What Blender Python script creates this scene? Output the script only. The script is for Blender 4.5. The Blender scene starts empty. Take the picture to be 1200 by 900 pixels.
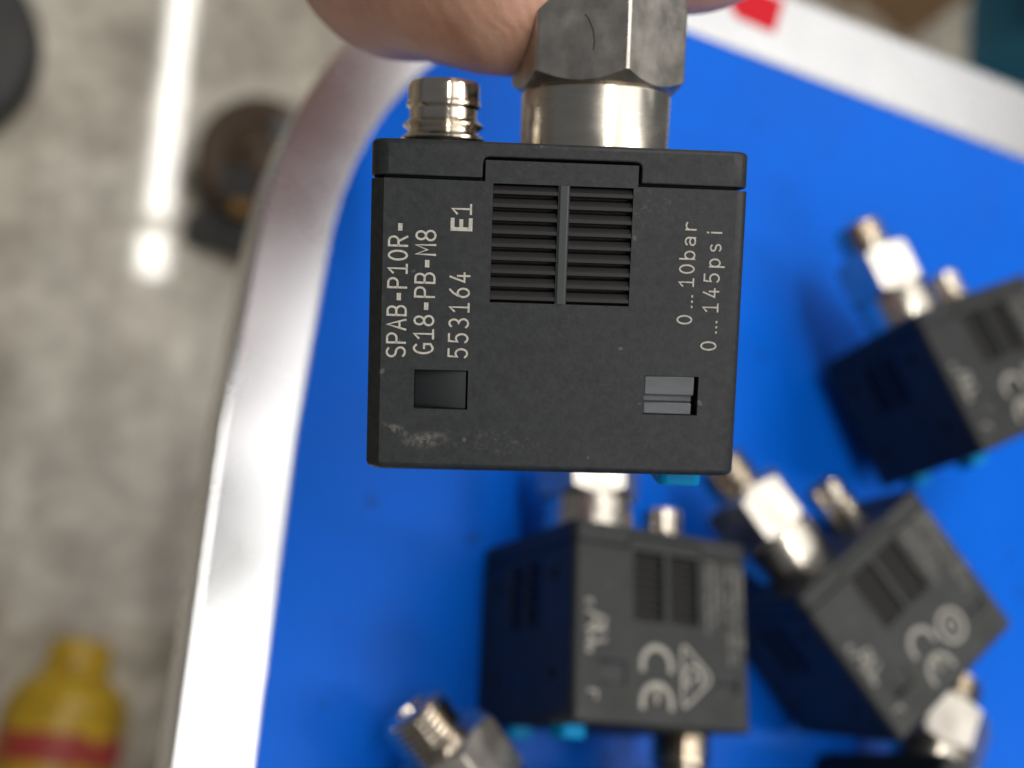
import bpy, bmesh, math, random
from mathutils import Vector, Matrix
random.seed(7)
S = bpy.context.scene
COL = S.collection
PI = math.pi
mm = 0.001

# ------------------------------------------------------------------ camera, light, exposure
cam = bpy.data.objects.new('camera', bpy.data.cameras.new('camera')); COL.objects.link(cam)
cam.matrix_world = Matrix(((0.883697724, -0.151591569, -0.442829910, 0),
                           (0, 0.946100414, -0.323873441, 0),
                           (0.468058044, 0.286206223, 0.836066783, 0.15322),
                           (0, 0, 0, 1)))
cam.data.sensor_width = 36; cam.data.lens = 36 * 1250 / 1200
cam.data.clip_start = 0.005; cam.data.clip_end = 30
cam.data.dof.use_dof = True; cam.data.dof.focus_distance = 0.0835
cam.data.dof.aperture_fstop = cam.data.lens / 2.15
S.camera = cam
W = bpy.data.worlds.new('World'); S.world = W; W.use_nodes = True
W.node_tree.nodes['Background'].inputs[0].default_value = (0.92, 0.95, 1.0, 1)
W.node_tree.nodes['Background'].inputs[1].default_value = 0.12

def area_lamp(name, loc, sx, sy, watts, color, aim=None):
    l = bpy.data.lights.new(name, 'AREA'); l.shape = 'RECTANGLE'; l.size = sx; l.size_y = sy
    l.energy = watts; l.color = color
    o = bpy.data.objects.new(name, l); COL.objects.link(o); o.location = loc
    if aim is not None:
        o.rotation_euler = (Vector(aim) - Vector(loc)).to_track_quat('-Z', 'Y').to_euler()
    return o
area_lamp('ceiling_light_panel', (0.78, 0.75, 2.0), 1.35, 2.5, 18, (1.0, 0.98, 0.95))
area_lamp('ceiling_light_panel', (0.15, -1.1, 1.45), 0.9, 0.5, 8, (1.0, 0.97, 0.93), (0.06, 0.03, 0.06))  # fill lamp added to brighten the held sensor and fingers, not a known fixture
area_lamp('ceiling_light_panel', (1.35, -0.15, 1.8), 0.22, 1.1, 10, (1.0, 0.96, 0.9), (0.1, 0.03, 0.04))
area_lamp('ceiling_light_panel', (2.4, 2.1, 2.0), 1.6, 1.4, 9, (1.0, 0.97, 0.93))
area_lamp('fluorescent_tube_light', (0.45, 2.32, 1.75), 0.075, 1.24, 13, (1.0, 0.97, 0.9))
area_lamp('fluorescent_tube_light', (0.448, 1.56, 1.75), 0.09, 0.15, 1.9, (1.0, 0.97, 0.9))
area_lamp('fluorescent_tube_light', (-0.28, 0.2, 2.0), 0.07, 1.2, 12, (1.0, 0.97, 0.92))
S.view_settings.view_transform = 'Standard'; S.view_settings.look = 'None'
S.view_settings.exposure = 0; S.view_settings.gamma = 1; S.view_settings.use_curve_mapping = False

# ------------------------------------------------------------------ materials
def mat(name, col, rough=0.5, metal=0.0, spec=0.5, coat=0.0, coat_rough=0.05):
    m = bpy.data.materials.new(name); m.use_nodes = True
    b = m.node_tree.nodes['Principled BSDF']
    b.inputs['Base Color'].default_value = (*col, 1); b.inputs['Roughness'].default_value = rough
    b.inputs['Metallic'].default_value = metal; b.inputs['Specular IOR Level'].default_value = spec
    b.inputs['Coat Weight'].default_value = coat; b.inputs['Coat Roughness'].default_value = coat_rough
    return m, m.node_tree, b
def N(t, typ, **kw):
    n = t.nodes.new(typ)
    for k, v in kw.items(): setattr(n, k, v)
    return n
def noise(t, scale, detail=3, rough=0.55, stretch=None, coord='Object'):
    tc = N(t, 'ShaderNodeTexCoord'); n = N(t, 'ShaderNodeTexNoise')
    n.inputs['Scale'].default_value = scale; n.inputs['Detail'].default_value = detail; n.inputs['Roughness'].default_value = rough
    if stretch:
        mp = N(t, 'ShaderNodeMapping'); mp.inputs['Scale'].default_value = stretch
        t.links.new(tc.outputs[coord], mp.inputs[0]); t.links.new(mp.outputs[0], n.inputs['Vector'])
    else: t.links.new(tc.outputs[coord], n.inputs['Vector'])
    return n.outputs['Fac']
def ramp(t, fac, stops):
    r = N(t, 'ShaderNodeValToRGB'); e = r.color_ramp.elements
    while len(e) < len(stops): e.new(0.5)
    for i, (p, c) in enumerate(stops):
        e[i].position = p; e[i].color = (*c, 1) if not isinstance(c, (int, float)) else (c, c, c, 1)
    t.links.new(fac, r.inputs[0]); return r.outputs[0]
def bump(t, b, fac, strength, dist):
    n = N(t, 'ShaderNodeBump'); n.inputs['Strength'].default_value = strength; n.inputs['Distance'].default_value = dist
    t.links.new(fac, n.inputs['Height']); t.links.new(n.outputs[0], b.inputs['Normal'])
def mixc(t, fac, a, c):
    m = N(t, 'ShaderNodeMix', data_type='RGBA')
    t.links.new(fac, m.inputs[0])
    for s, v in ((6, a), (7, c)):
        if isinstance(v, tuple): m.inputs[s].default_value = (*v, 1)
        else: t.links.new(v, m.inputs[s])
    return m.outputs[2]
def mth(t, op, a, b=None):
    m = N(t, 'ShaderNodeMath', operation=op)
    for i, v in enumerate((a, b)):
        if v is None: continue
        if isinstance(v, (int, float)): m.inputs[i].default_value = v
        else: t.links.new(v, m.inputs[i])
    return m.outputs[0]

def black_plastic(name, scuffed):
    m, t, b = mat(name, (0.03, 0.032, 0.033), 0.5, 0, 0.4)
    kk = 0.7 if scuffed else 0.53  # held housing's whole base colour lifted to stand in for stronger light on it
    g = noise(t, 2600, 2); blot = noise(t, 160, 4)
    base = ramp(t, blot, [(0.3, (0.024 * kk, 0.0285 * kk, 0.0305 * kk)), (0.7, (0.0305 * kk, 0.0345 * kk, 0.036 * kk))])
    grain = ramp(t, noise(t, 1500, 3, 0.7), [(0.33, (0.68, 0.68, 0.68)), (0.7, (1.42, 1.4, 1.38))])
    mx = N(t, 'ShaderNodeMix', data_type='RGBA', blend_type='MULTIPLY'); mx.inputs[0].default_value = 1
    t.links.new(base, mx.inputs[6]); t.links.new(grain, mx.inputs[7]); col = mx.outputs[2]
    # scattered dust grains
    dust = ramp(t, noise(t, 900, 1, 0.3), [(0.77, 0), (0.80, 1)])
    col = mixc(t, mth(t, 'MULTIPLY', dust, 0.45), col, (0.16, 0.155, 0.15))
    if scuffed:
        tc = N(t, 'ShaderNodeTexCoord')
        def patch(cx, cy, cz, ang, lx, ly):
            mp = N(t, 'ShaderNodeMapping', vector_type='TEXTURE'); mp.inputs['Location'].default_value = (cx * mm, cy * mm, cz * mm)
            mp.inputs['Rotation'].default_value = (0, 0, ang); mp.inputs['Scale'].default_value = (lx * mm, ly * mm, 3 * mm)
            t.links.new(tc.outputs['Object'], mp.inputs[0])
            ln = N(t, 'ShaderNodeVectorMath', operation='LENGTH'); t.links.new(mp.outputs[0], ln.inputs[0])
            return ramp(t, ln.outputs['Value'], [(0.25, 1), (1.0, 0)])
        ns = ramp(t, noise(t, 1300, 5, 0.75), [(0.42, 0), (0.58, 1)])
        fz = ramp(t, noise(t, 2000, 4, 0.8), [(0.54, 0), (0.66, 1)])
        # local frame of this sensor is turned half round, so the scuffed corner lies at +x, -z
        a = mth(t, 'MULTIPLY', patch(12.4, -9.9, -14.3, 0.45, 1.6, 0.42), ns)
        a2 = mth(t, 'MULTIPLY', patch(10.3, -10.6, -14.3, -0.1, 2.2, 0.75), ns)
        a3 = mth(t, 'MULTIPLY', patch(5.0, -10.6, -14.3, 0.05, 5.5, 1.3), fz)
        a4 = mth(t, 'MULTIPLY', patch(-3, 8.3, -14.3, 0.0, 9, 2.6), fz)
        s = mth(t, 'MAXIMUM', mth(t, 'MAXIMUM', a, a2), mth(t, 'MULTIPLY', mth(t, 'MAXIMUM', a3, a4), 0.4))
        col = mixc(t, mth(t, 'MULTIPLY', s, 0.9), col, (0.17, 0.155, 0.14))
    t.links.new(col, b.inputs['Base Color'])
    t.links.new(ramp(t, blot, [(0.3, 0.44), (0.7, 0.56)]), b.inputs['Roughness'])
    bump(t, b, g, 0.35, 0.00004)
    return m
M = {}
M['plastic'] = black_plastic('black_plastic', False)
M['plastic_held'] = black_plastic('black_plastic_scuffed', True)
M['slat'], t, b = mat('vent_plastic', (0.0135, 0.0128, 0.0125), 0.5, 0, 0.35); bump(t, b, noise(t, 2500, 2), 0.3, 0.00003)
M['rib'], t, b = mat('vent_rib_plastic', (0.038, 0.042, 0.045), 0.4)
M['clip'], t, b = mat('clip_plastic', (0.055, 0.06, 0.065), 0.42)
t.links.new(ramp(t, noise(t, 900, 3, 0.6, (0.25, 1, 1)), [(0.3, (0.075, 0.083, 0.09)), (0.7, (0.115, 0.125, 0.135))]), b.inputs['Base Color'])
M['clip_dark'], t, b = mat('clip_dark_plastic', (0.016, 0.018, 0.02), 0.55)
M['ink'], t, b = mat('laser_marking', (0.5, 0.47, 0.41), 0.7)
t.links.new(ramp(t, noise(t, 3500, 3, 0.7), [(0.3, (0.36, 0.34, 0.29)), (0.55, (0.56, 0.53, 0.46))]), b.inputs['Base Color'])
M['ink_worn'], t, b = mat('worn_marking', (0.36, 0.34, 0.3), 0.7)  # darker, even ink tone for the print on the lying sensors
M['button'], t, b = mat('cyan_button', (0.0, 0.3, 0.66), 0.5, 0, 0.15)
def steel(name, col, r0, r1, stretch, sc):
    m, t, b = mat(name, col, r0, 1.0)
    f = noise(t, sc, 4, 0.65, stretch)
    t.links.new(ramp(t, f, [(0.3, tuple(c * 0.86 for c in col)), (0.7, col)]), b.inputs['Base Color'])
    t.links.new(ramp(t, noise(t, 350, 3), [(0.3, r0), (0.7, r1)]), b.inputs['Roughness'])
    bump(t, b, f, 0.12, 0.00003)
    return m
M['nickel'] = steel('turned_nickel', (0.74, 0.68, 0.59), 0.2, 0.3, (0.15, 2.2, 0.15), 1500)
M['hex'] = steel('milled_nickel', (0.74, 0.69, 0.62), 0.28, 0.42, (0.4, 2, 0.4), 700)
t = M['hex'].node_tree; b = t.nodes['Principled BSDF']; src = b.inputs['Base Color'].links[0].from_socket
t.links.new(mixc(t, ramp(t, noise(t, 300, 5, 0.7, (1, .5, 1)), [(0.36, 0.42), (0.62, 0.0)]), src, (0.22, 0.2, 0.18)), b.inputs['Base Color'])
M['bright'] = steel('bright_nickel', (0.76, 0.69, 0.59), 0.08, 0.15, (0.2, 2, 0.2), 1200)
M['seal'], t, b = mat('rubber_seal', (0.012, 0.012, 0.012), 0.6)
M['blue'], t, b = mat('blue_table_laminate', (0.001, 0.145, 0.82), 0.38, 0, 0.1)
cl = noise(t, 35, 4); t.links.new(ramp(t, cl, [(0.3, (0.001, 0.126, 0.70)), (0.7, (0.001, 0.142, 0.79))]), b.inputs['Base Color'])
sp = ramp(t, noise(t, 210, 1, 0.3), [(0.745, 0), (0.81, 1)])
t.links.new(mixc(t, mth(t, 'MULTIPLY', sp, 0.5), ramp(t, cl, [(0.3, (0.001, 0.126, 0.70)), (0.7, (0.001, 0.142, 0.79))]), (0.01, 0.05, 0.22)), b.inputs['Base Color'])
t.links.new(ramp(t, cl, [(0.3, 0.3), (0.7, 0.42)]), b.inputs['Roughness']); bump(t, b, noise(t, 900, 3), 0.08, 0.00005)
M['alu'], t, b = mat('satin_aluminium', (0.86, 0.86, 0.87), 0.2, 1.0)
f = noise(t, 90, 4, 0.6); t.links.new(ramp(t, f, [(0.3, 0.25), (0.7, 0.3)]), b.inputs['Roughness']); bump(t, b, noise(t, 700, 2), 0.03, 0.0001)
M['underside'], t, b = mat('board_underside', (0.16, 0.14, 0.12), 0.7)
M['legsteel'], t, b = mat('painted_steel', (0.35, 0.36, 0.37), 0.45)
M['floor'], t, b = mat('polished_concrete', (0.36, 0.33, 0.29), 0.45, 0, 0.4, 0.75, 0.055)
big = noise(t, 7, 6, 0.62); sm = noise(t, 55, 4, 0.6)
c1 = ramp(t, big, [(0.33, (0.28, 0.245, 0.2)), (0.5, (0.5, 0.46, 0.39)), (0.68, (0.68, 0.64, 0.56))])
c2 = ramp(t, sm, [(0.33, (0.74, 0.73, 0.7)), (0.66, (1.16, 1.15, 1.13))])
stain = ramp(t, noise(t, 3.2, 5, 0.7, (1.6, 0.7, 1)), [(0.42, (0.55, 0.49, 0.43)), (0.55, (1, 0.99, 0.97))])
m0 = N(t, 'ShaderNodeMix', data_type='RGBA', blend_type='MULTIPLY'); m0.inputs[0].default_value = 1
t.links.new(c1, m0.inputs[6]); t.links.new(stain, m0.inputs[7]); c1 = m0.outputs[2]
mx = N(t, 'ShaderNodeMix', data_type='RGBA', blend_type='MULTIPLY'); mx.inputs[0].default_value = 1
t.links.new(c1, mx.inputs[6]); t.links.new(c2, mx.inputs[7]); t.links.new(mx.outputs[2], b.inputs['Base Color'])
bump(t, b, sm, 0.06, 0.002)
M['rubber'], t, b = mat('dark_rubber', (0.022, 0.021, 0.02), 0.55)
t.links.new(ramp(t, noise(t, 60, 4), [(0.3, (0.016, 0.015, 0.014)), (0.7, (0.035, 0.033, 0.03))]), b.inputs['Base Color'])
M['rust'], t, b = mat('brown_wheel_tread', (0.05, 0.03, 0.018), 0.5)
t.links.new(ramp(t, noise(t, 90, 5), [(0.3, (0.022, 0.014, 0.009)), (0.7, (0.11, 0.058, 0.022))]), b.inputs['Base Color'])
M['zinc'], t, b = mat('dull_zinc', (0.2, 0.19, 0.19), 0.5, 0.6)
M['amber'], t, b = mat('amber_plastic', (0.26, 0.13, 0.012), 0.5)
M['yellow'], t, b = mat('yellow_plastic', (0.66, 0.42, 0.015), 0.35)
t.links.new(ramp(t, noise(t, 40, 3), [(0.32, (0.3, 0.17, 0.012)), (0.5, (0.5, 0.31, 0.015)), (0.7, (0.62, 0.4, 0.02))]), b.inputs['Base Color'])
M['redlabel'], t, b = mat('red_label', (0.42, 0.05, 0.035), 0.5)
t.links.new(ramp(t, noise(t, 34, 2), [(0.46, (0.36, 0.04, 0.03)), (0.52, (0.42, 0.12, 0.03)), (0.56, (0.5, 0.3, 0.02))]), b.inputs['Base Color'])
M['red'], t, b = mat('red_sticker', (0.66, 0.006, 0.02), 0.5, 0, 0.2)
M['teal'], t, b = mat('teal_plastic', (0.003, 0.12, 0.21), 0.5)
M['card'], t, b = mat('brown_cardboard', (0.3, 0.19, 0.1), 0.8)
t.links.new(ramp(t, noise(t, 30, 4, 0.6, (1, 12, 1)), [(0.3, (0.22, 0.135, 0.07)), (0.7, (0.34, 0.22, 0.12))]), b.inputs['Base Color'])
M['tape'], t, b = mat('packing_tape', (0.45, 0.33, 0.2), 0.25)
M['greypart'], t, b = mat('grey_casting', (0.36, 0.37, 0.37), 0.5)
M['skin'], t, b = mat('skin', (0.56, 0.30, 0.2), 0.5)
n1 = noise(t, 140, 5, 0.65)
vo = N(t, 'ShaderNodeTexVoronoi', feature='DISTANCE_TO_EDGE'); vo.inputs['Scale'].default_value = 1300
tc = N(t, 'ShaderNodeTexCoord'); t.links.new(tc.outputs['Object'], vo.inputs['Vector'])
t.links.new(ramp(t, n1, [(0.3, (0.64, 0.31, 0.2)), (0.5, (0.76, 0.42, 0.29)), (0.72, (0.82, 0.5, 0.37))]), b.inputs['Base Color'])
b.inputs['Subsurface Weight'].default_value = 0.25; b.inputs['Subsurface Radius'].default_value = (1, 0.35, 0.2); b.inputs['Subsurface Scale'].default_value = 0.0014
wv = N(t, 'ShaderNodeTexWave', wave_type='BANDS', bands_direction='DIAGONAL'); wv.inputs['Scale'].default_value = 330; wv.inputs['Distortion'].default_value = 9
wv.inputs['Detail'].default_value = 3; wv.inputs['Detail Scale'].default_value = 0.6; t.links.new(tc.outputs['Object'], wv.inputs['Vector'])
fold = ramp(t, noise(t, 330, 2, 0.4, (0.35, 1.6, 0.6)), [(0.34, 0), (0.42, 1)])
hh = mth(t, 'ADD', mth(t, 'ADD', mth(t, 'MULTIPLY', vo.outputs['Distance'], 0.45), n1), mth(t, 'ADD', mth(t, 'MULTIPLY', wv.outputs['Fac'], 0.28), mth(t, 'MULTIPLY', fold, 0.35))); bump(t, b, hh, 0.38, 0.0002)
M['nail'], t, b = mat('fingernail', (0.66, 0.42, 0.34), 0.25)
M['wrinkle'] = M['skin']

# ------------------------------------------------------------------ helpers
def link(o, parent=None, label=None, cat=None, group=None, kind=None):
    if o.name not in COL.objects: COL.objects.link(o)
    if parent is not None: o.parent = parent
    if label: o['label'] = label
    if cat: o['category'] = cat
    if group: o['group'] = group
    if kind: o['kind'] = kind
    return o
def thing(name, label, cat, mw=None, loc=None, group=None):
    o = bpy.data.objects.new(name, None); o.empty_display_size = 0.01
    if mw is not None: o.matrix_world = mw
    if loc is not None: o.location = loc
    return link(o, None, label, cat, group)
def smooth(me, ang=35):
    for p in me.polygons: p.use_smooth = True
    me.set_sharp_from_angle(angle=math.radians(ang))
    for p in me.polygons:
        if max(abs(c) for c in p.normal) > 0.9999: p.use_smooth = False
def obj(name, bm, m, parent=None, ang=35, **kw):
    bmesh.ops.recalc_face_normals(bm, faces=bm.faces)
    me = bpy.data.meshes.new(name); bm.to_mesh(me); bm.free()
    me.materials.append(m); smooth(me, ang)
    return link(bpy.data.objects.new(name, me), parent, **kw)
def obj_me(name, me, parent=None, **kw):
    return link(bpy.data.objects.new(name, me), parent, **kw)
def box(bm, x0, x1, y0, y1, z0, z1, s=mm):
    vs = [bm.verts.new((x * s, y * s, z * s)) for x in (x0, x1) for y in (y0, y1) for z in (z0, z1)]
    for f in ((0, 1, 3, 2), (4, 6, 7, 5), (0, 4, 5, 1), (2, 3, 7, 6), (0, 2, 6, 4), (1, 5, 7, 3)):
        bm.faces.new([vs[i] for i in f])
    return vs
def bevel_axis(bm, axis, w, seg):
    es = [e for e in bm.edges if abs((e.verts[0].co - e.verts[1].co).normalized()[axis]) > 0.99]
    bmesh.ops.bevel(bm, geom=es, offset=w, segments=seg, affect='EDGES', profile=0.5)
def bevel_rim(bm, axis, val, w, seg):
    es = [e for e in bm.edges if all(abs(v.co[axis] - val) < 1e-6 for v in e.verts)]
    bmesh.ops.bevel(bm, geom=es, offset=w, segments=seg, affect='EDGES', profile=0.5)
def lathe(bm, prof, seg=48, axis='y', s=mm, cx=0, cz=0, caps=True):
    rings = []
    for r, y in prof:
        ring = []
        for k in range(seg):
            a = 2 * PI * k / seg
            if axis == 'y': p = (cx + r * math.cos(a), y, cz + r * math.sin(a))
            elif axis == 'z': p = (cx + r * math.cos(a), cz + r * math.sin(a), y)
            else: p = (y, cx + r * math.cos(a), cz + r * math.sin(a))
            ring.append(bm.verts.new([c * s for c in p]))
        rings.append(ring)
    for a, b in zip(rings, rings[1:]):
        for k in range(seg): bm.faces.new((a[k], a[(k + 1) % seg], b[(k + 1) % seg], b[k]))
    if caps: bm.faces.new(rings[0]); bm.faces.new(rings[-1])
def tmp(bm):
    bmesh.ops.recalc_face_normals(bm, faces=bm.faces)
    me = bpy.data.meshes.new('cutter'); bm.to_mesh(me); bm.free()
    o = bpy.data.objects.new('cutter', me); COL.objects.link(o); return o
def carve(bm, cutters, bev=0.1, angle=40):
    """boolean-cut a solid, round every edge slightly and hand back the finished mesh"""
    o = tmp(bm)
    for c in cutters:
        md = o.modifiers.new('b', 'BOOLEAN'); md.operation = 'DIFFERENCE'; md.object = c; md.solver = 'EXACT'
    if bev:
        md = o.modifiers.new('v', 'BEVEL'); md.width = bev * mm; md.segments = 2; md.limit_method = 'ANGLE'
        md.angle_limit = math.radians(angle); md.use_clamp_overlap = True
    dg = bpy.context.evaluated_depsgraph_get(); dg.update()
    me = bpy.data.meshes.new_from_object(o.evaluated_get(dg))
    for c in cutters + [o]: bpy.data.objects.remove(c, do_unlink=True)
    return me

# ------------------------------------------------------------------ sensor geometry (mm; y runs along the port axis, +z is the approval face)
HW, HD, HY = 15.0, 14.3, 13.1
SX0, SX1, SY0, SY1 = (-5.42, -0.26), (0.64, 5.7), 0.55, 9.88     # the two vent openings
def cutter(*a, rnd=None):
    bm = bmesh.new(); box(bm, *a)
    if rnd: bevel_axis(bm, rnd[0], rnd[1] * mm, 3)
    return tmp(bm)
def body_mesh():
    bm = bmesh.new(); box(bm, -HW, HW, -HY, 11.65, -HD, HD)
    
    for sgn, w, sg in ((1, 1.05, 1), (-1, 1.0, 4)):
        es = [e for e in bm.edges if abs((e.verts[0].co - e.verts[1].co).normalized()[1]) > .99 and e.verts[0].co.x * sgn > 0]
        bmesh.ops.bevel(bm, geom=es, offset=w * mm, segments=sg, affect='EDGES', profile=.5)
    bevel_rim(bm, 1, -HY * mm, 0.6 * mm, 4)
    cs = []
    for sz in (-1, 1):
        z0, z1 = sorted((sz * 13.3, sz * 20))
        cs += [cutter(-20, -6.05, 10.0, 14, z0, z1), cutter(6.05, 20, 10.0, 14, z0, z1)]
        f0, f1 = sorted((sz * 13.15, sz * 20))
        for a, b in (SX0, SX1): cs.append(cutter(*((a, b) if sz > 0 else (-b, -a)), SY0, SY1, f0, f1))
        h0, h1 = sorted((sz * 12.3, sz * 20))
        for a, b in (((-11.0, -6.65), (8.15, 12.5)) if sz > 0 else ((-11.65, -7.24), (6.97, 11.26))): cs.append(cutter(a, b, -8.1, -4.95, h0, h1))
    cs += [cutter(-30, -14.0, 10.0, 14, -20, 20), cutter(14.0, 30, 10.0, 14, -20, 20)]
    for sx in (-1, 1):
        f0, f1 = sorted((sx * 14.0, sx * 20))
        for a, b in ((-4.6, -0.4), (0.4, 4.6)): cs.append(cutter(f0, f1, -0.2, 8.6, a, b))
        for a in (-9.3, 7.9):
            for y in (-7.5, 5.6): cs.append(cutter(f0, f1, y, y + 1.5, a, a + 1.4))
    return carve(bm, cs, 0)
def cap_mesh():
    bm = bmesh.new(); box(bm, -HW - .02, HW + .02, 10.27, HY, -HD - .02, HD + .02)
    bevel_axis(bm, 1, 1.4 * mm, 4); bevel_rim(bm, 1, HY * mm, 0.4 * mm, 3)
    cs = [cutter(-6.28, 6.28, 5, 11.9, 13.2, 20, rnd=(2, .45)), cutter(-6.28, 6.28, 5, 11.9, -20, -13.2, rnd=(2, .45))]
    return carve(bm, cs, 0.12)
def slat_mesh(w, hgt=0.777):
    bm = bmesh.new()          # louvre: the lip leans out at its lower edge
    pr = [(-0.02, 0.0), (-0.62, 0.0), (-0.62, -0.95), (0.1, -0.95)]
    prof = [(0.47, -0.62), (0.40, -0.36), (0.0, -0.1), (-0.27, -0.06), (-0.34, -0.2), (-0.34, -1.1), (0.47, -1.1)]
    L = [bm.verts.new((-w / 2 * mm, y * mm, z * mm)) for y, z in prof]; Rr = [bm.verts.new((w / 2 * mm, y * mm, z * mm)) for y, z in prof]
    bm.faces.new(L); bm.faces.new(Rr[::-1])
    for i in range(7): bm.faces.new((L[i], L[(i + 1) % 7], Rr[(i + 1) % 7], Rr[i]))
    bmesh.ops.recalc_face_normals(bm, faces=bm.faces)
    me = bpy.data.meshes.new('slat'); bm.to_mesh(me); bm.free(); me.materials.append(M['slat']); return me
def grille_mesh(cols, y0, y1, n):
    bm = bmesh.new()
    for a, b in cols:
        for i in range(n):
            yc = y1 - (i + .5) * (y1 - y0) / n; k = len(bm.verts)
            prof = [(0.47, -0.62), (0.40, -0.36), (0.0, -0.1), (-0.27, -0.06), (-0.34, -0.2), (-0.34, -1.1), (0.47, -1.1)]
            L = [bm.verts.new(((a + .02) * mm, (yc + y) * mm, z * mm)) for y, z in prof]; Rr = [bm.verts.new(((b - .02) * mm, (yc + y) * mm, z * mm)) for y, z in prof]
            bm.faces.new(L); bm.faces.new(Rr[::-1])
            for i2 in range(7): bm.faces.new((L[i2], L[(i2 + 1) % 7], Rr[(i2 + 1) % 7], Rr[i2]))
    bmesh.ops.recalc_face_normals(bm, faces=bm.faces)
    me = bpy.data.meshes.new('vent_grille'); bm.to_mesh(me); bm.free(); me.materials.append(M['slat']); return me
def fin(bm, name, m, ang=35):
    bmesh.ops.recalc_face_normals(bm, faces=bm.faces)
    me = bpy.data.meshes.new(name); bm.to_mesh(me); bm.free(); me.materials.append(m); smooth(me, ang); return me
PX, MX = -4.2, 9.6          # port and plug axes seen on the approval face
COLL, NUT, THR = 6.4, 8.6, 6.2
def hex_mesh():
    """hexagon nut with turned chamfers: every face is cut by a cone, which leaves the curved edges"""
    af = 13.9; R = af / math.sqrt(3); seg = 360; y0, y1 = HY + COLL, HY + COLL + NUT
    rot0 = math.radians(90 - 11.8)
    bm = bmesh.new(); rings = []
    def rad(a):
        d = ((a - rot0) % (PI / 3)) - PI / 6
        return min(af / 2 / math.cos(d), R - .05)
    r_in = af / 2 - 0.03
    for kind in range(4):
        ring = []
        for k in range(seg):
            a = rot0 + 2 * PI * k / seg; r = rad(a)
            ch = max(0.02, (r - r_in) * 0.85)
            if kind == 0: rr, y = r_in - .02, y0
            elif kind == 1: rr, y = r, y0 + ch
            elif kind == 2: rr, y = r, y1 - ch
            else: rr, y = r_in - .1, y1
            ring.append(bm.verts.new(((PX + rr * math.cos(a)) * mm, y * mm, rr * math.sin(a) * mm)))
        rings.append(ring)
    for a, b in zip(rings, rings[1:]):
        for k in range(seg): bm.faces.new((a[k], a[(k + 1) % seg], b[(k + 1) % seg], b[k]))
    bm.faces.new(rings[0]); bm.faces.new(rings[-1])
    return fin(bm, 'hex_nut', M['hex'], 20)
def collar_mesh():
    bm = bmesh.new()
    lathe(bm, [(5.0, HY - .5), (6.78, HY - .5), (6.8, HY + 6.0), (6.7, HY + 6.2), (6.45, HY + 6.45), (3, HY + 6.45)], 64, cx=PX)
    return fin(bm, 'collar', M['nickel'])
def thread_mesh():
    bm = bmesh.new(); y = HY + COLL + NUT; pr = [(2.2, y - .3), (4.0, y - .3), (4.0, y + 1.1)]
    p = 0.9; n = 5
    for i in range(n):
        yy = y + 1.1 + i * p; pr += [(4.05, yy + .1), (4.82, yy + .42), (4.82, yy + .55), (4.05, yy + .86)]
    e = y + 1.1 + n * p; pr += [(4.4, e + .1), (4.1, e + .5), (2.3, e + .5), (2.2, e + .3), (2.1, e - 5)]
    lathe(bm, pr, 48, cx=PX)
    return fin(bm, 'threaded_port', M['bright'])
def plug_mesh():
    bm = bmesh.new(); y = HY
    pr = [(2.6, y - .4), (3.3, y - .4), (3.3, y + 1.9), (3.2, y + 2.1), (3.3, y + 2.2), (3.85, y + 2.55), (3.85, y + 2.7), (3.3, y + 3.05), (3.22, y + 3.2), (3.22, y + 3.3),
          (3.3, y + 3.4), (3.7, y + 3.72), (3.7, y + 3.85), (3.25, y + 4.2), (3.12, y + 4.3), (3.12, y + 5.2), (3.2, y + 5.3), (3.42, y + 5.5), (3.42, y + 5.75),
          (3.3, y + 5.95), (3.28, y + 7.3), (3.1, y + 7.65), (2.95, y + 7.7), (2.75, y + 7.6), (2.7, y + 3.0)]
    pr = [(r_, y_ - (.9 if i_ > 0 else 0)) for i_, (r_, y_) in enumerate(pr)]
    lathe(bm, pr, 48, cx=MX)
    return fin(bm, 'plug_socket', M['bright'], 25)
def insert_mesh():
    bm = bmesh.new(); lathe(bm, [(2.69, HY + 1.2), (2.69, HY + 3.4)], 32, cx=MX)
    for k in range(4):
        a = PI / 4 + k * PI / 2
        lathe(bm, [(0.45, HY + 3.2), (0.45, HY + 5.6), (0.2, HY + 5.9)], 12, cx=MX + 1.35 * math.cos(a), cz=1.35 * math.sin(a))
    return fin(bm, 'contact_pins', M['nickel'])
def button_mesh(z):
    bm = bmesh.new(); box(bm, -13.3, -9.6, -14.75, -12.6, z - 2.2, z + 2.2)
    bevel_axis(bm, 1, .7 * mm, 3); bevel_rim(bm, 1, -14.75 * mm, .3 * mm, 2)
    return fin(bm, 'button', M['button'])
def latch_right():
    bm = bmesh.new()
    for (x0, x1, y0, y1, zt) in ((7.26, 11.3, -6.5, -4.97, 14.25), (7.26, 11.25, -7.1, -6.5, 13.7), (7.26, 11.15, -8.05, -7.1, 14.18)):
        vs = box(bm, x0, x1, y0, y1, 12.2, zt)
    o = carve(bm, [], 0.1); o.materials.append(M['clip']); o.name = 'latch'; smooth(o); return o
def latch_left():
    bm = bmesh.new(); vs = box(bm, -11.25, -7.12, -8.08, -4.97, 12.2, 14.12)
    for v in vs:
        if v.co.z > 13 * mm and v.co.x < -10 * mm: v.co.z = 13.3 * mm
    o = carve(bm, [], 0.12); o.materials.append(M['clip_dark']); o.name = 'latch'; smooth(o); return o

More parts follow.
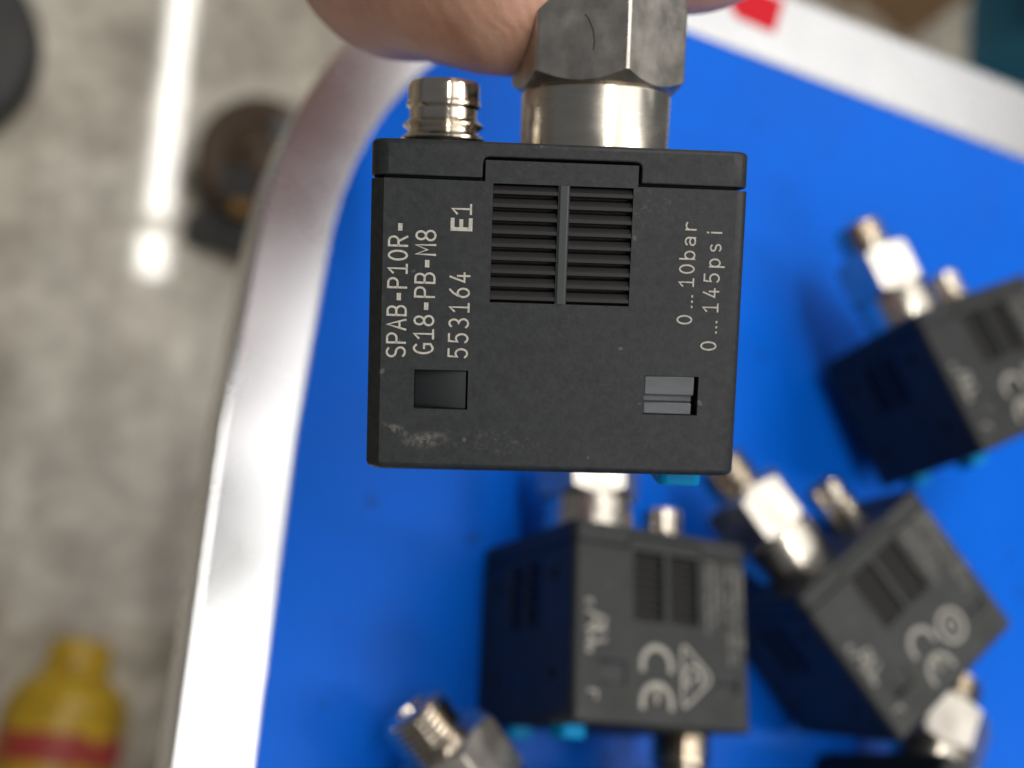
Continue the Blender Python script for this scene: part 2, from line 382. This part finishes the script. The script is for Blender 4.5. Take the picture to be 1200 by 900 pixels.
# ---- stroke lettering: every line of print is one thin raised ribbon mesh
def arc(cx, cy, rx, ry, a0, a1, n=10):
    return [(cx + rx * math.cos(math.radians(a0 + (a1 - a0) * i / n)), cy + ry * math.sin(math.radians(a0 + (a1 - a0) * i / n))) for i in range(n + 1)]
G = {
 'S': [arc(.3, .75, .26, .25, 40, 270) [:-1] + arc(.3, .25, .27, .25, 90, -140)],
 'P': [[(.05, 0), (.05, 1), (.3, 1)] + arc(.32, .74, .25, .26, 90, -90) + [(.05, .48)]],
 'A': [[(.02, 0), (.3, 1), (.58, 0)], [(.12, .33), (.48, .33)]],
 'B': [[(.05, 0), (.05, 1), (.3, 1)] + arc(.32, .76, .21, .24, 90, -90) + [(.05, .52)], [(.3, .52)] + arc(.32, .26, .25, .26, 90, -90) + [(.05, 0)]],
 '-': [[(.17, .46), (.47, .46)], [(.17, .34), (.47, .34)]],
 '1': [[(.1, .76), (.34, 1), (.34, 0)], [(.1, 0), (.56, 0)]],
 '0': [arc(.3, .5, .25, .5, 90, 450, 20)],
 'R': [[(.05, 0), (.05, 1), (.3, 1)] + arc(.32, .74, .24, .26, 90, -90) + [(.05, .48)], [(.3, .48), (.57, 0)]],
 'G': [arc(.32, .5, .28, .5, 50, 300, 14) + [(.56, .12), (.56, .46), (.34, .46)]],
 '8': [arc(.3, .75, .22, .25, -90, 270, 14), arc(.3, .25, .26, .25, 90, 450, 14)],
 'M': [[(.03, 0), (.05, 1), (.3, .4), (.55, 1), (.57, 0)]],
 '5': [[(.53, 1), (.12, 1), (.08, .54)] + arc(.28, .32, .27, .31, 120, -140, 12)],
 '3': [arc(.28, .75, .23, .25, 140, -90, 10) + arc(.28, .25, .26, .25, 90, -145, 10)],
 '6': [[(.48, 1), (.3, .85), (.12, .58)] + arc(.3, .3, .25, .3, 150, -210, 18)],
 '4': [[(.4, 0), (.4, .6)], [(.34, 1), (.05, .26), (.57, .26)]],
 'E': [[(.54, 1), (.06, 1), (.06, 0), (.54, 0)], [(.06, .52), (.48, .52)]],
 'b': [[(.06, 1.02), (.06, 0)], arc(.3, .34, .24, .34, 170, -170, 14)],
 'a': [arc(.3, .47, .23, .22, 150, 0, 7) + [(.53, 0)], arc(.3, .19, .24, .19, 40, 330, 12)],
 'r': [[(.16, 0), (.16, .68)], arc(.42, .42, .26, .26, 175, 50, 6)],
 'p': [[(.06, .68), (.06, -.28)], arc(.3, .34, .24, .34, 170, -170, 14)],
 's': [arc(.3, .51, .19, .17, 35, 270, 8)[:-1] + arc(.3, .17, .21, .17, 90, -140, 8)],
 'i': [[(.3, 0), (.3, .66)], [(.3, .88), (.3, .93)]],
 '.': [[(.28, .03), (.32, .03)]],
 'c': [arc(.3, .34, .25, .34, 50, 310, 12)],
 'U': [[(.05, 1), (.05, .3)] + arc(.3, .3, .25, .3, 180, 360, 8) + [(.55, 1)]],
}
def ribbon(bm, pts, w, h, closed=False):
    pts = [Vector((p[0], p[1])) for p in pts]
    clean = [pts[0]]
    for p in pts[1:]:
        if (p - clean[-1]).length > 1e-6: clean.append(p)
    pts = clean
    if (pts[0] - pts[-1]).length < 1e-4 and len(pts) > 3: closed = True; pts.pop()
    n = len(pts); secs = []
    for i, p in enumerate(pts):
        a = pts[i - 1] if (i > 0 or closed) else None; c = pts[(i + 1) % n] if (i < n - 1 or closed) else None
        d = ((p - a).normalized() if a is not None else Vector((0, 0))) + ((c - p).normalized() if c is not None else Vector((0, 0)))
        d = d.normalized() if d.length > 1e-6 else Vector((1, 0))
        k = 1.0
        if a is not None and c is not None: k = min(1.6, 1 / max(.5, d.dot((c - p).normalized())))
        nv = Vector((-d.y, d.x)) * w * .5 * k
        if not closed and (i == 0 or i == n - 1): p = p + d * (w * .4 * (-1 if i == 0 else 1))
        secs.append([bm.verts.new(((p.x + nv.x * s) * mm, (p.y + nv.y * s) * mm, z * mm)) for s, z in ((-1, -.02), (-.7, h), (.7, h), (1, -.02))])
    rng = range(n) if closed else range(n - 1)
    for i in rng:
        a, b = secs[i], secs[(i + 1) % n]
        for j in range(3): bm.faces.new((a[j], a[j + 1], b[j + 1], b[j]))
    if not closed: bm.faces.new(secs[0]); bm.faces.new(secs[-1][::-1])
class Print:
    def __init__(s): s.bm = bmesh.new(); s.k = 0
    def stroke(s, pts, w):
        s.k += 1; ribbon(s.bm, pts, w, 0.022 + 0.0012 * (s.k % 6))
    def text(s, items, x, y, cap, wd, w, ccw=True):
        """items: (character, offset along the line in mm); line runs along +y (ccw) or -y"""
        for ch, o in items:
            for st in G[ch]:
                if ccw: s.stroke([(x - q * cap, y + o + p * wd) for p, q in st], w)
                else: s.stroke([(x + q * cap, y - o - p * wd) for p, q in st], w)
    def mesh(s, flip=False, name='printed_text', worn=False):
        bm = s.bm
        if flip: bm.transform(Matrix.Rotation(PI, 4, 'Y'))
        me = bpy.data.meshes.new(name); bmesh.ops.recalc_face_normals(bm, faces=bm.faces); bm.to_mesh(me); bm.free()
        me.materials.append(M['ink_worn' if worn else 'ink']); return me
def run(txt, pitch, at=0.0):
    return [(c, at + i * pitch) for i, c in enumerate(txt) if c != ' ']

# ---- build the sensor kinds
BODY = body_mesh(); BODY.materials.append(M['plastic']); smooth(BODY, 25)
CAP = cap_mesh(); CAP.materials.append(M['plastic']); smooth(CAP, 25)
BODYH = BODY.copy(); BODYH.materials[0] = M['plastic_held']; CAPH = CAP.copy(); CAPH.materials[0] = M['plastic_held']
MESH = dict(collar=collar_mesh(), hex_nut=hex_mesh(), threaded_port=thread_mesh(), plug_socket=plug_mesh(), contact_pins=insert_mesh())
GR = grille_mesh((SX0, SX1), SY0, SY1, 9); GS = grille_mesh(((-4.6, -.4), (.4, 4.6)), -.2, 8.6, 8)
SLATS = [slat_mesh(b - a - .04) for a, b in (SX0, SX1)]
LR, LL = latch_right(), latch_left(); LRD = LR.copy(); LRD.materials[0] = M['clip_dark']
BUT = [button_mesh(-8), button_mesh(7)]
FLIP = Matrix.Rotation(PI, 4, 'Y')
def add_face(root, flip, slats):
    R_ = FLIP if flip else Matrix.Identity(4)
    if slats:
        for (a, b), me in zip((SX0, SX1), SLATS):
            for i in range(9):
                o = obj_me('slat', me, root); o.matrix_local = R_ @ Matrix.Translation(((a + b) / 2 * mm, (SY1 - (i + .5) * 1.0367) * mm, HD * mm))
    else:
        o = obj_me('vent_grille', GR, root, kind='stuff'); o.matrix_local = R_ @ Matrix.Translation((0, 0, (HD - (0 if flip else .35)) * mm))
    for me in ((LR, LL) if flip else (LRD, LL)):
        o = obj_me('latch', me, root); o.matrix_local = R_ @ Matrix.Translation((0 if flip else ((1.1 if me is LRD else .35) * mm), 0, 0))
def make_sensor(mw, label, held=False, mark=None, group=None, turn=0.0):
    if not held: mw = mw @ Matrix.Diagonal((1, 1.035, 1, 1))     # these carry the slightly longer housing
    root = thing('pressure_sensor', label, 'pressure sensor', mw=mw, group=group)
    obj_me('body', BODYH if held else BODY, root); obj_me('cap', CAPH if held else CAP, root)
    for k, me in MESH.items():
        o = obj_me(k, me, root)
        if k == 'hex_nut' and turn:
            o.matrix_local = Matrix.Translation((PX * mm, 0, 0)) @ Matrix.Rotation(math.radians(turn), 4, 'Y') @ Matrix.Translation((-PX * mm, 0, 0))
    for me in BUT: obj_me('button', me, root)
    add_face(root, True, held); add_face(root, False, False)
    for s in (-1, 1):
        o = obj_me('vent_grille', GS, root, kind='stuff'); o.matrix_local = Matrix.Rotation(s * PI / 2, 4, 'Y') @ Matrix.Translation((0, 0, HW * mm))
    if held:
        bm = bmesh.new(); box(bm, -.2, .58, SY0 + .02, SY1 - .02, -1.0, .1); bevel_axis(bm, 1, .12 * mm, 2)
        o = obj('vent_rib', bm, M['rib'], root); o.matrix_local = FLIP @ Matrix.Translation((0, 0, HD * mm))
    def put(p, name, flip):
        o = obj_me(name, p.mesh(name=name, worn=not held), root)
        o.matrix_local = (FLIP if flip else Matrix.Identity(4)) @ Matrix.Translation((0, 0, HD * mm)); return o
    if held:
        p = Print(); p.text(run('SPAB-P10R-', 1.09), -12.05, -4.03, 1.43, 1.38, .2); put(p, 'printed_text', True)
        p = Print(); p.text(run('G18-PB-M8', 1.115), -9.85, -3.72, 1.5, 1.42, .2); put(p, 'printed_text', True)
        p = Print(); p.text(run('553164', 1.2), -7.09, -3.98, 1.5, 1.32, .19)
        put(p, 'printed_text', True)
        p = Print(); p.text([('E', 0)], -7.12, 6.12, 1.42, 1.5, .36); p.text([('1', 1.15)], -7.12, 6.12, 1.45, 1.5, .2); put(p, 'printed_text', True)
        p = Print(); p.text([('0', 0)] + [('.', 1.05 + .42 * i) for i in range(3)] + run('10bar', 1.1, 2.95), 10.82, -.75, 1.15, 1.25, .16); put(p, 'printed_text', True)
        p = Print(); p.text([('0', 0)] + [('.', 1.1 + .42 * i) for i in range(3)] + run('145psi', 1.2, 3.05), 12.9, -2.8, 1.2, 1.25, .16); put(p, 'printed_text', True)
    if held:        # a fine curved scratch on one flat of the nut
        bm = bmesh.new(); ribbon(bm, [(0, 0), (.35, -.5), (.7, -1.3), (.85, -2.2), (.8, -2.9)], .13, .012)
        me = bpy.data.meshes.new('scratch'); bmesh.ops.recalc_face_normals(bm, faces=bm.faces); bm.to_mesh(me); bm.free(); me.materials.append(M['clip_dark'])
        a = math.radians(270 + 18.2); o = obj_me('scratch', me, root)
        n = Vector((math.cos(a), 0, math.sin(a))); xx = Vector((0, 1, 0)).cross(n)
        o.matrix_local = Matrix.Translation(Vector((PX * mm, (HY + COLL + 5.4) * mm, 0)) + n * (13.9 / 2 * mm) + xx * (.2 * mm)) @ Matrix((xx, (0, 1, 0), n)).transposed().to_4x4()
    if mark:
        rnd = random.Random(5)
        # approval marks read from top to bottom: glyph up is +x
        p = Print()
        for cy in (-3.9, -8.7):
            p.stroke(
                     [(-1.6 + 2.4 * math.sin(math.radians(a)), cy - 1.3 + 2.4 * math.cos(math.radians(a))) for a in range(-100, 101, 10)], .9)
        p.stroke([(-1.6, -8.7 - 1.3 + 2.2), (-1.6, -8.7 - 1.0)], .7)
        put(p, 'printed_mark', False)
        p = Print()
        if mark == 'triangle':
            tri = [(3.0, -2.3), (2.75, -2.9), (2.75, -9.6), (3.0, -10.1), (3.5, -9.9), (7.1, -7.0), (7.5, -6.25), (7.1, -5.5), (3.5, -2.5), (3.0, -2.3)]
            p.stroke(tri, .5)
            p.stroke([(4.6 + 1.5 * math.sin(math.radians(a)), -6.3 + 1.5 * math.cos(math.radians(a))) for a in range(-150, 121, 15)], .5)
            p.stroke([(4.0, -7.0), (4.7, -6.0), (5.6, -6.3)], .4)
        else:
            p.stroke(arc(4.7, -6.2, 2.4, 2.4, 0, 360, 28), .85)
            p.stroke([(4.7 + .9 * math.sin(math.radians(a)), -6.2 + .9 * math.cos(math.radians(a))) for a in range(-150, 151, 20)], .55)
        put(p, 'printed_mark', False)
        p = Print()        # component recognition mark: small c, mirrored slanted letters, small us
        p.text([('c', 0)], -13.0, 2.6, 1.3, 1.2, .34, False)
        p.stroke([(-12.9, 1.0), (-10.0, .2), (-10.1, -.3), (-10.6, -1.0), (-11.6, -.9), (-11.6, .5)], .42)
        p.stroke([(-11.6, -.3), (-12.9, -1.3)], .42)
        p.stroke([(-10.0, -1.2), (-12.0, -1.4), (-12.7, -2.1), (-12.0, -2.9), (-10.0, -2.5)], .42)
        p.text(run('Us', .85), -12.9, -2.9, 1.0, .9, .32, False)
        put(p, 'printed_mark', False)
        p = Print()        # six lines of small print, too small to read in the photograph
        for x, y1 in ((7.1, .2), (8.2, .9), (9.3, 2.2), (11.0, -4.2), (12.1, -3.0), (13.2, -1.5)):
            y = 9.6
            while y > y1:
                if rnd.random() < .82:
                    h = rnd.choice((.55, .55, .8)); k = rnd.random()
                    p.stroke([(x, y), (x + h, y - rnd.choice((0, 0, .15)))], .105)
                    if k < .6: p.stroke([(x + h * rnd.choice((0, .5, 1)), y), (x + h * rnd.choice((0, .5, 1)), y - .34)], .105)
                    else: p.stroke([(x + .1, y - .36), (x + .5, y - .36)], .105)
                y -= .52
        put(p, 'printed_text', False)
        p = Print(); p.stroke([(-12.6, -9.0), (-11.3, -9.0), (-11.3, -9.9)], .35); put(p, 'printed_mark', False)
    return root
def flat(x, y, th, z=HD * mm + 0.0002):
    return Matrix.Translation((x * .01, y * .01, z)) @ Matrix.Rotation(th, 4, 'Z')

# ------------------------------------------------------------------ the setting: floor and workbench
bm = bmesh.new(); v = [bm.verts.new(p) for p in ((-8, -8, -.75), (8, -8, -.75), (8, 8, -.75), (-8, 8, -.75))]; bm.faces.new(v)
obj('floor', bm, M['floor'], kind='structure')

bench = thing('workbench', 'workbench with blue laminate top and rounded aluminium rim', 'workbench', loc=(0.3, -0.1, -.75))
def bench_part(name, bm, m, **kw):
    bm.transform(Matrix.Translation((-0.3, .1, .75))); return obj(name, bm, m, bench, **kw)
# rim contour in cm (outer, inner), from the near left end round the corner to the far right end
rim = []
for y in (-34, -20, -8, -0.23, 2.2, 4.5): rim.append(((3.00 + .045 * (max(y, -4)), y), (4.14 + .06 * max(y, -4), y)))
cx, cy = 12.4, 6.84
for a in range(176, 89, -5):
    k = (176 - a) / 86; ro = 8.95 + .95 * k ** 2; ri = 7.72 + .1 * k
    rim.append(((cx + ro * math.cos(math.radians(a)), cy + ro * math.sin(math.radians(a))), (cx + ri * math.cos(math.radians(a)), cy + ri * math.sin(math.radians(a)))))
for x in (15, 20, 26, 40, 58): rim.append(((x, 16.74 + .01 * (x - 15)), (x, 14.66 - .012 * (x - 12))))
bm = bmesh.new(); secs = []
for (o_, i_) in rim:
    tl = .05 * max(0.0, min(1.0, (10.5 - i_[1]) / 4.5))       # inward lean shaped to mirror the ceiling light along the side, level round the corner
    o_, i_ = Vector(o_), Vector(i_); d = (o_ - i_).normalized(); Wd = (o_ - i_).length
    prof = [(0, -.25), (0, .03), (.02, .05), (.06, .062), (Wd - .11, .062 + tl * (Wd - .2)), (Wd - .06, .05 + tl * (Wd - .2)), (Wd - .02, .05), (Wd, -.03), (Wd, -.8), (Wd - .05, -.85), (Wd - .25, -.85), (.3, -.85)]
    secs.append([bm.verts.new(((i_.x + d.x * q) * .01, (i_.y + d.y * q) * .01, z * .01)) for q, z in prof])
for a, b in zip(secs, secs[1:]):
    for k in range(len(a) - 1): bm.faces.new((a[k], a[k + 1], b[k + 1], b[k]))
bm.faces.new(secs[0]); bm.faces.new(secs[-1][::-1])
bench_part('rim', bm, M['alu'], ang=11)
def sheet(bm, pts, z0, z1):
    a = [bm.verts.new((p[0] * .01, p[1] * .01, z0)) for p in pts]; b = [bm.verts.new((p[0] * .01, p[1] * .01, z1)) for p in pts]
    bm.faces.new(a[::-1]); bm.faces.new(b)
    for i in range(len(a)): bm.faces.new((a[i], a[(i + 1) % len(a)], b[(i + 1) % len(a)], b[i]))
inner = [(Vector(i_) + (Vector(o_) - Vector(i_)).normalized() * .02) for o_, i_ in rim] + [Vector((58, -34))]
bm = bmesh.new(); sheet(bm, inner, -.0065, 0); bench_part('tabletop', bm, M['blue'])
inner2 = [(Vector(i_) + (Vector(o_) - Vector(i_)).normalized() * .25) for o_, i_ in rim] + [Vector((58, -34))]
bm = bmesh.new(); sheet(bm, inner2, -.0084, -.0067); bench_part('board_backing', bm, M['underside'])
for x, y in ((24, 11), (55, 11), (24, -31), (55, -31)):
    bm = bmesh.new(); box(bm, x - 1.5, x + 1.5, y - 1.5, y + 1.5, -75, -.86, .01); bevel_axis(bm, 2, .003, 3); bench_part('leg', bm, M['legsteel'])
# red sticker on the rim
bm = bmesh.new()
sheet(bm, [(13.2, 16.55), (13.75, 15.5), (14.85, 15.45), (15.25, 16.5)], .00064, .0008)
obj('sticker', bm, M['red'], label='red sticker stuck on the pale table rim at the top', cat='sticker')

# ------------------------------------------------------------------ things on the floor
# dark round machine foot
root = thing('rubber_foot', 'dark round rubber machine foot on the concrete floor', 'machine foot', loc=(-0.093, 0.56, -.75))
bm = bmesh.new(); lathe(bm, [(9.6, 0), (10, .6), (10, 2.4), (9.2, 3.2), (4.5, 3.6), (4.2, 3.4)], 48, 'z', .01); obj('pad', bm, M['rubber'], root)
bm = bmesh.new(); lathe(bm, [(1.6, 3.3), (1.6, 6.0), (1.3, 6.3)], 24, 'z', .01); obj('bolt', bm, M['zinc'], root)
# caster wheel lying on its side
root = thing('caster_wheel', 'brown caster wheel on floor, partly hidden behind the curved table rim', 'caster wheel', loc=(0.197, 0.505, -.75))
RT = Matrix.Translation((0, 0, .045)) @ Matrix.Rotation(math.radians(20), 4, 'X') @ Matrix.Rotation(math.radians(-16), 4, 'Y') @ Matrix.Rotation(math.radians(0), 4, 'Z')
def cw(name, bm, m): bm.transform(RT); return obj(name, bm, m, root)
bm = bmesh.new(); lathe(bm, [(3.4, -1.4), (4.9, -1.5), (5.6, -1.0), (5.7, 0), (5.6, 1.0), (4.9, 1.5), (3.5, 1.4), (3.4, .7)], 56, 'z', .01); cw('tyre', bm, M['rust'])
bm = bmesh.new(); lathe(bm, [(3.38, .6), (3.38, .75), (2.0, .9), (1.6, 1.5), (.8, 1.6)], 40, 'z', .01, .0, .0); cw('hub', bm, M['rust'])
bm = bmesh.new(); lathe(bm, [(2.1, 1.2), (2.1, 1.9), (1.6, 2.1)], 40, 'z', .01, 2.7, 2.6); cw('washer', bm, M['zinc'])
bm = bmesh.new(); lathe(bm, [(.7, 1.9), (.7, 2.5), (.5, 2.6)], 6, 'z', .01, 2.7, 2.6); cw('bolt', bm, M['rust'])
bm = bmesh.new(); box(bm, -3.0, .2, -3.8, -1.2, .8, 1.75, .01); bevel_axis(bm, 2, .009, 4); cw('hub_cover', bm, M['rubber'])
bm = bmesh.new(); box(bm, -1.7, -.3, -5.3, -4.2, 1.2, 1.9, .01); bevel_axis(bm, 2, .004, 3); cw('brake_pedal', bm, M['amber'])
bm = bmesh.new(); box(bm, -5.6, 1.2, -8.6, -5.4, -1.6, .3, .01); bevel_axis(bm, 2, .012, 5); cw('fork', bm, M['rubber'])
# yellow bottle
root = thing('yellow_bottle', 'yellow plastic bottle with red label lying on floor', 'bottle', mw=Matrix.Translation((0.088, -0.02, -.75 + .042)) @ Matrix.Rotation(math.radians(-6), 4, 'Z'))
bm = bmesh.new(); lathe(bm, [(1.0, -14), (3.9, -14), (4.3, -13.6), (4.3, 4.4), (4.2, 5.0), (3.7, 6.0), (3.0, 6.7), (2.2, 7.2), (2.1, 8.0)], 48, 'y', .01); obj('bottle_body', bm, M['yellow'], root)
bm = bmesh.new(); lathe(bm, [(4.34, 1.0), (4.34, 3.0)], 48, 'y', .01, caps=False); obj('bottle_label', bm, M['redlabel'], root)
bm = bmesh.new(); lathe(bm, [(2.2, 6.9), (2.3, 7.0), (2.25, 9.2), (1.9, 9.5)], 32, 'y', .01); obj('bottle_cap', bm, M['yellow'], root)
# teal crate, box and casting, far corner
def slab(name, bm, m, root): return obj(name, bm, m, root)
root = thing('plastic_crate', 'teal plastic crate on floor beyond the table corner', 'crate', mw=Matrix.Translation((1.50, 1.09, -.75)) @ Matrix.Rotation(math.radians(-14), 4, 'Z'))
for n, a in (('crate_side', (-20, -18.8, -15, 15, 0, 13)), ('crate_side', (18.8, 20, -15, 15, 0, 13)), ('crate_side', (-18.8, 18.8, -15, -13.8, 0, 13)), ('crate_side', (-18.8, 18.8, 13.8, 15, 0, 13)), ('crate_base', (-18.8, 18.8, -13.8, 13.8, .3, 1.5))):
    bm = bmesh.new(); box(bm, *a, .01); slab(n, bm, M['teal'], root)
bm = bmesh.new()
for a in ((-21, 21, -16, -15, 12, 13.2), (-21, 21, 15, 16, 12, 13.2), (-21, -20, -15, 15, 12, 13.2), (20, 21, -15, 15, 12, 13.2)): box(bm, *a, .01)
slab('crate_lip', bm, M['teal'], root)
root = thing('metal_casting', 'small grey machined casting lying in the teal crate', 'casting', mw=Matrix.Translation((1.47, 1.0, -.735)) @ Matrix.Rotation(.5, 4, 'Z'))
bm = bmesh.new(); box(bm, -6, 6, -4, 4, 0, 5, .01); bevel_axis(bm, 2, .012, 4); bevel_rim(bm, 2, .05, .006, 2); slab('casting_block', bm, M['greypart'], root)
bm = bmesh.new(); lathe(bm, [(2.6, 4.9), (2.6, 8), (2.2, 8.3), (1.4, 8.3), (1.3, 6)], 32, 'z', .01); slab('boss', bm, M['greypart'], root)
root = thing('cardboard_box', 'brown cardboard box on floor behind the table rim', 'box', mw=Matrix.Translation((1.03, 1.17, -.75)) @ Matrix.Rotation(math.radians(-22), 4, 'Z'))
bm = bmesh.new(); box(bm, -17, 17, -12, 12, 0, 14, .01); slab('box_carton', bm, M['card'], root)
for s in (-1, 1):
    bm = bmesh.new(); vs = box(bm, -17, 17, s * .15, s * 11.9, 14.02, 14.3, .01); slab('flap', bm, M['card'], root)
bm = bmesh.new(); box(bm, -17.05, 17.05, -2.4, 2.4, 14.32, 14.36, .01); slab('packing_tape', bm, M['tape'], root)

# ------------------------------------------------------------------ the sensors
S5 = (7.908, -2.355, .747)
G_ = 'pressure sensors lying on the blue table'
make_sensor(flat(9.029, 1.613, -.044), 'black sensor below the held one, triangle and CE marks on its face', mark='triangle', group=G_)
R4 = Matrix(((0.903419, -0.396206, -0.163878, 0.16623), (0.402669, 0.915320, 0.006856, 0.06680), (0.147284, -0.072183, 0.986457, 0.02106), (0, 0, 0, 1)))
make_sensor(R4, 'black sensor cut by the right edge, nut facing up and left', mark='triangle', group=G_)
R3 = Matrix(((0.7564880, -0.6261195, -0.1889452, .13791), (0.6267721, 0.7765742, -0.0639480, .02158), (0.1867690, -0.0700497, 0.9799032, .01771), (0, 0, 0, 1)))
make_sensor(R3, 'tilted black sensor with round mark beside CE, leaning at lower right', mark='circle', group=G_, turn=14)
make_sensor(flat(*S5) @ FLIP, 'sensor at the bottom edge showing only its threaded port, beside cyan buttons', mark='triangle', group=G_, turn=-20)
make_sensor(flat(10.25, -3.31, -.12), 'sensor mostly below the frame, port end touching under the triangle marked sensor', mark='triangle', group=G_)
make_sensor(flat(14.845, -2.002, -.577), 'sensor under the tilted one, bare nickel hex nut at bottom right corner', mark='triangle', group=G_, turn=-14)
# the held sensor: shows the part number face, so its own frame is turned half round
Rm = Matrix(((0.911236884, -0.166268983, -0.376831484), (-0.006746197, 0.908752357, -0.417281252), (0.411827428, 0.382784247, 0.826966982)))
ctr = Vector((.0405887, .0335336, .0844507)); ctr = cam.location + (ctr - cam.location) * .985 - Rm.col[2] * (HD * mm)
make_sensor(Matrix.Translation(ctr) @ Rm.to_4x4() @ FLIP, 'scuffed black pressure sensor held up by fingers, printed part number in focus', held=True)

# ------------------------------------------------------------------ the hand holding it
C3 = cam.matrix_world.to_3x3(); CO = cam.matrix_world.translation
def at(px, py, d):      # a point given by its direction from where the photographer stands and its distance (cm)
    return CO + C3 @ (Vector(((px - 600) / 1250, (450 - py) / 1250, -1)) * d * .01)
def limb(bm, js, sub=10, seg=20):
    """js: (point, radius mm); Catmull-Rom through the joints, round ends"""
    P = [Vector(j[0]) for j in js]; Rr = [j[1] * mm for j in js]; pts = []
    n = len(P)
    for i in range(n - 1):
        p0, p1, p2, p3 = P[max(i - 1, 0)], P[i], P[i + 1], P[min(i + 2, n - 1)]
        for k in range(sub):
            u = k / sub; u2, u3 = u * u, u * u * u
            q = .5 * ((2 * p1) + (p2 - p0) * u + (2 * p0 - 5 * p1 + 4 * p2 - p3) * u2 + (3 * p1 - p0 - 3 * p2 + p3) * u3)
            s = u * u * (3 - 2 * u); pts.append((q, Rr[i] * (1 - s) + Rr[i + 1] * s))
    pts.append((P[-1], Rr[-1]))
    d0 = (pts[1][0] - pts[0][0]).normalized(); d1 = (pts[-1][0] - pts[-2][0]).normalized()
    pre = [(pts[0][0] - d0 * pts[0][1] * math.sin(a), pts[0][1] * math.cos(a)) for a in (1.45, 1.1, .75, .4)]
    post = [(pts[-1][0] + d1 * pts[-1][1] * math.sin(a), pts[-1][1] * math.cos(a)) for a in (.4, .75, 1.1, 1.45)]
    pts = pre + pts + post; up = None; rings = []
    for i, (q, r) in enumerate(pts):
        d = (pts[min(i + 1, len(pts) - 1)][0] - pts[max(i - 1, 0)][0]).normalized()
        if up is None: up = d.orthogonal().normalized()
        up = (up - d * up.dot(d)).normalized(); sd = d.cross(up)
        rings.append([bm.verts.new(q + (up * math.cos(2 * PI * k / seg) + sd * math.sin(2 * PI * k / seg)) * r) for k in range(seg)])
    for a, b in zip(rings, rings[1:]):
        for k in range(seg): bm.faces.new((a[k], a[(k + 1) % seg], b[(k + 1) % seg], b[k]))
    bm.faces.new(rings[0]); bm.faces.new(rings[-1])
bm = bmesh.new()
wrist, fore = at(760, -1650, 12.6), at(860, -2700, 13.0)
thumb = [(at(594, -46, 9.85), 10.6), (at(515, -70, 10.35), 11.2), (at(456, -92, 11.2), 11.2), (at(452, -400, 12.0), 11.2), (at(530, -760, 12.3), 12.5), (at(640, -1250, 12.6), 17), (wrist, 20)]
limb(bm, thumb)
fing = {
 'index': [(at(735, -92, 10.15), 7.7), (at(835, -90, 10.6), 8.2), (at(905, -190, 11.0), 8.6), (at(930, -420, 11.4), 9.4), (at(850, -830, 11.4), 11), (at(800, -1200, 12), 14), (wrist, 20)],
 'middle': [(at(700, -330, 12.4), 8), (at(790, -250, 12.9), 8.6), (at(900, -300, 13.1), 9), (at(950, -520, 13.2), 10), (at(850, -880, 12.9), 11.5), (at(800, -1240, 12.9), 14), (wrist, 20)],
 'ring': [(at(690, -430, 13.9), 7.8), (at(790, -330, 14.4), 8.4), (at(890, -390, 14.7), 8.8), (at(930, -580, 14.7), 9.6), (at(840, -910, 14.3), 11), (at(800, -1260, 13.7), 14), (wrist, 20)],
 'little': [(at(690, -530, 15.2), 6.8), (at(770, -440, 15.7), 7.2), (at(850, -480, 16.0), 7.6), (at(880, -640, 16.0), 8.4), (at(820, -930, 15.5), 10.5), (at(790, -1280, 14.4), 13), (wrist, 20)],
}
for js in fing.values(): limb(bm, js)
limb(bm, [(at(700, -1150, 12.4), 15), (wrist, 21), (at(800, -2100, 12.8), 23), (fore, 29)])
ho = tmp(bm)
md = ho.modifiers.new('r', 'REMESH'); md.mode = 'VOXEL'; md.voxel_size = .0008
md = ho.modifiers.new('s', 'SMOOTH'); md.iterations = 6; md.factor = .5
dg = bpy.context.evaluated_depsgraph_get(); dg.update()
hm = bpy.data.meshes.new_from_object(ho.evaluated_get(dg)); bpy.data.objects.remove(ho, do_unlink=True)
hm.materials.clear(); hm.materials.append(M['skin']); hm.name = 'hand'
for p in hm.polygons: p.use_smooth = True
hand = obj_me('hand', hm, label='hand reaching in at the top, fingertips pinching the hex nut', cat='hand')
hand.name = 'hand'
def nail(tip, base, r, side):
    tip, base = Vector(tip), Vector(base); d = (tip - base).normalized(); s = (side - d * side.dot(d)).normalized(); w = d.cross(s)
    bm = bmesh.new(); grid = []
    for i in range(7):
        row = []
        for k in range(9):
            a = (k - 4) / 4 * .75; u = (i - 3) / 3
            rr = r * (1.02 - .1 * max(0, u) ** 2)
            row.append(bm.verts.new(tip + d * (u * r * .62 + r * .25) * (1 - .12 * abs(a)) + (s * math.cos(a) + w * math.sin(a)) * rr * (1 - .06 * max(0, u + .2))))
        grid.append(row)
    for i in range(6):
        for k in range(8): bm.faces.new((grid[i][k], grid[i][k + 1], grid[i + 1][k + 1], grid[i + 1][k]))
    g = bmesh.ops.solidify(bm, geom=bm.faces[:], thickness=.0005)
    obj('fingernail', bm, M['nail'], hand)
upv = C3 @ Vector((0, 1, 0)); bk = C3 @ Vector((0, 0, -1))
nail(thumb[0][0], thumb[1][0], 10.4 * mm, upv)
for k, js in fing.items(): nail(js[0][0], js[1][0], js[0][1] * mm, upv if k == 'index' else -upv)
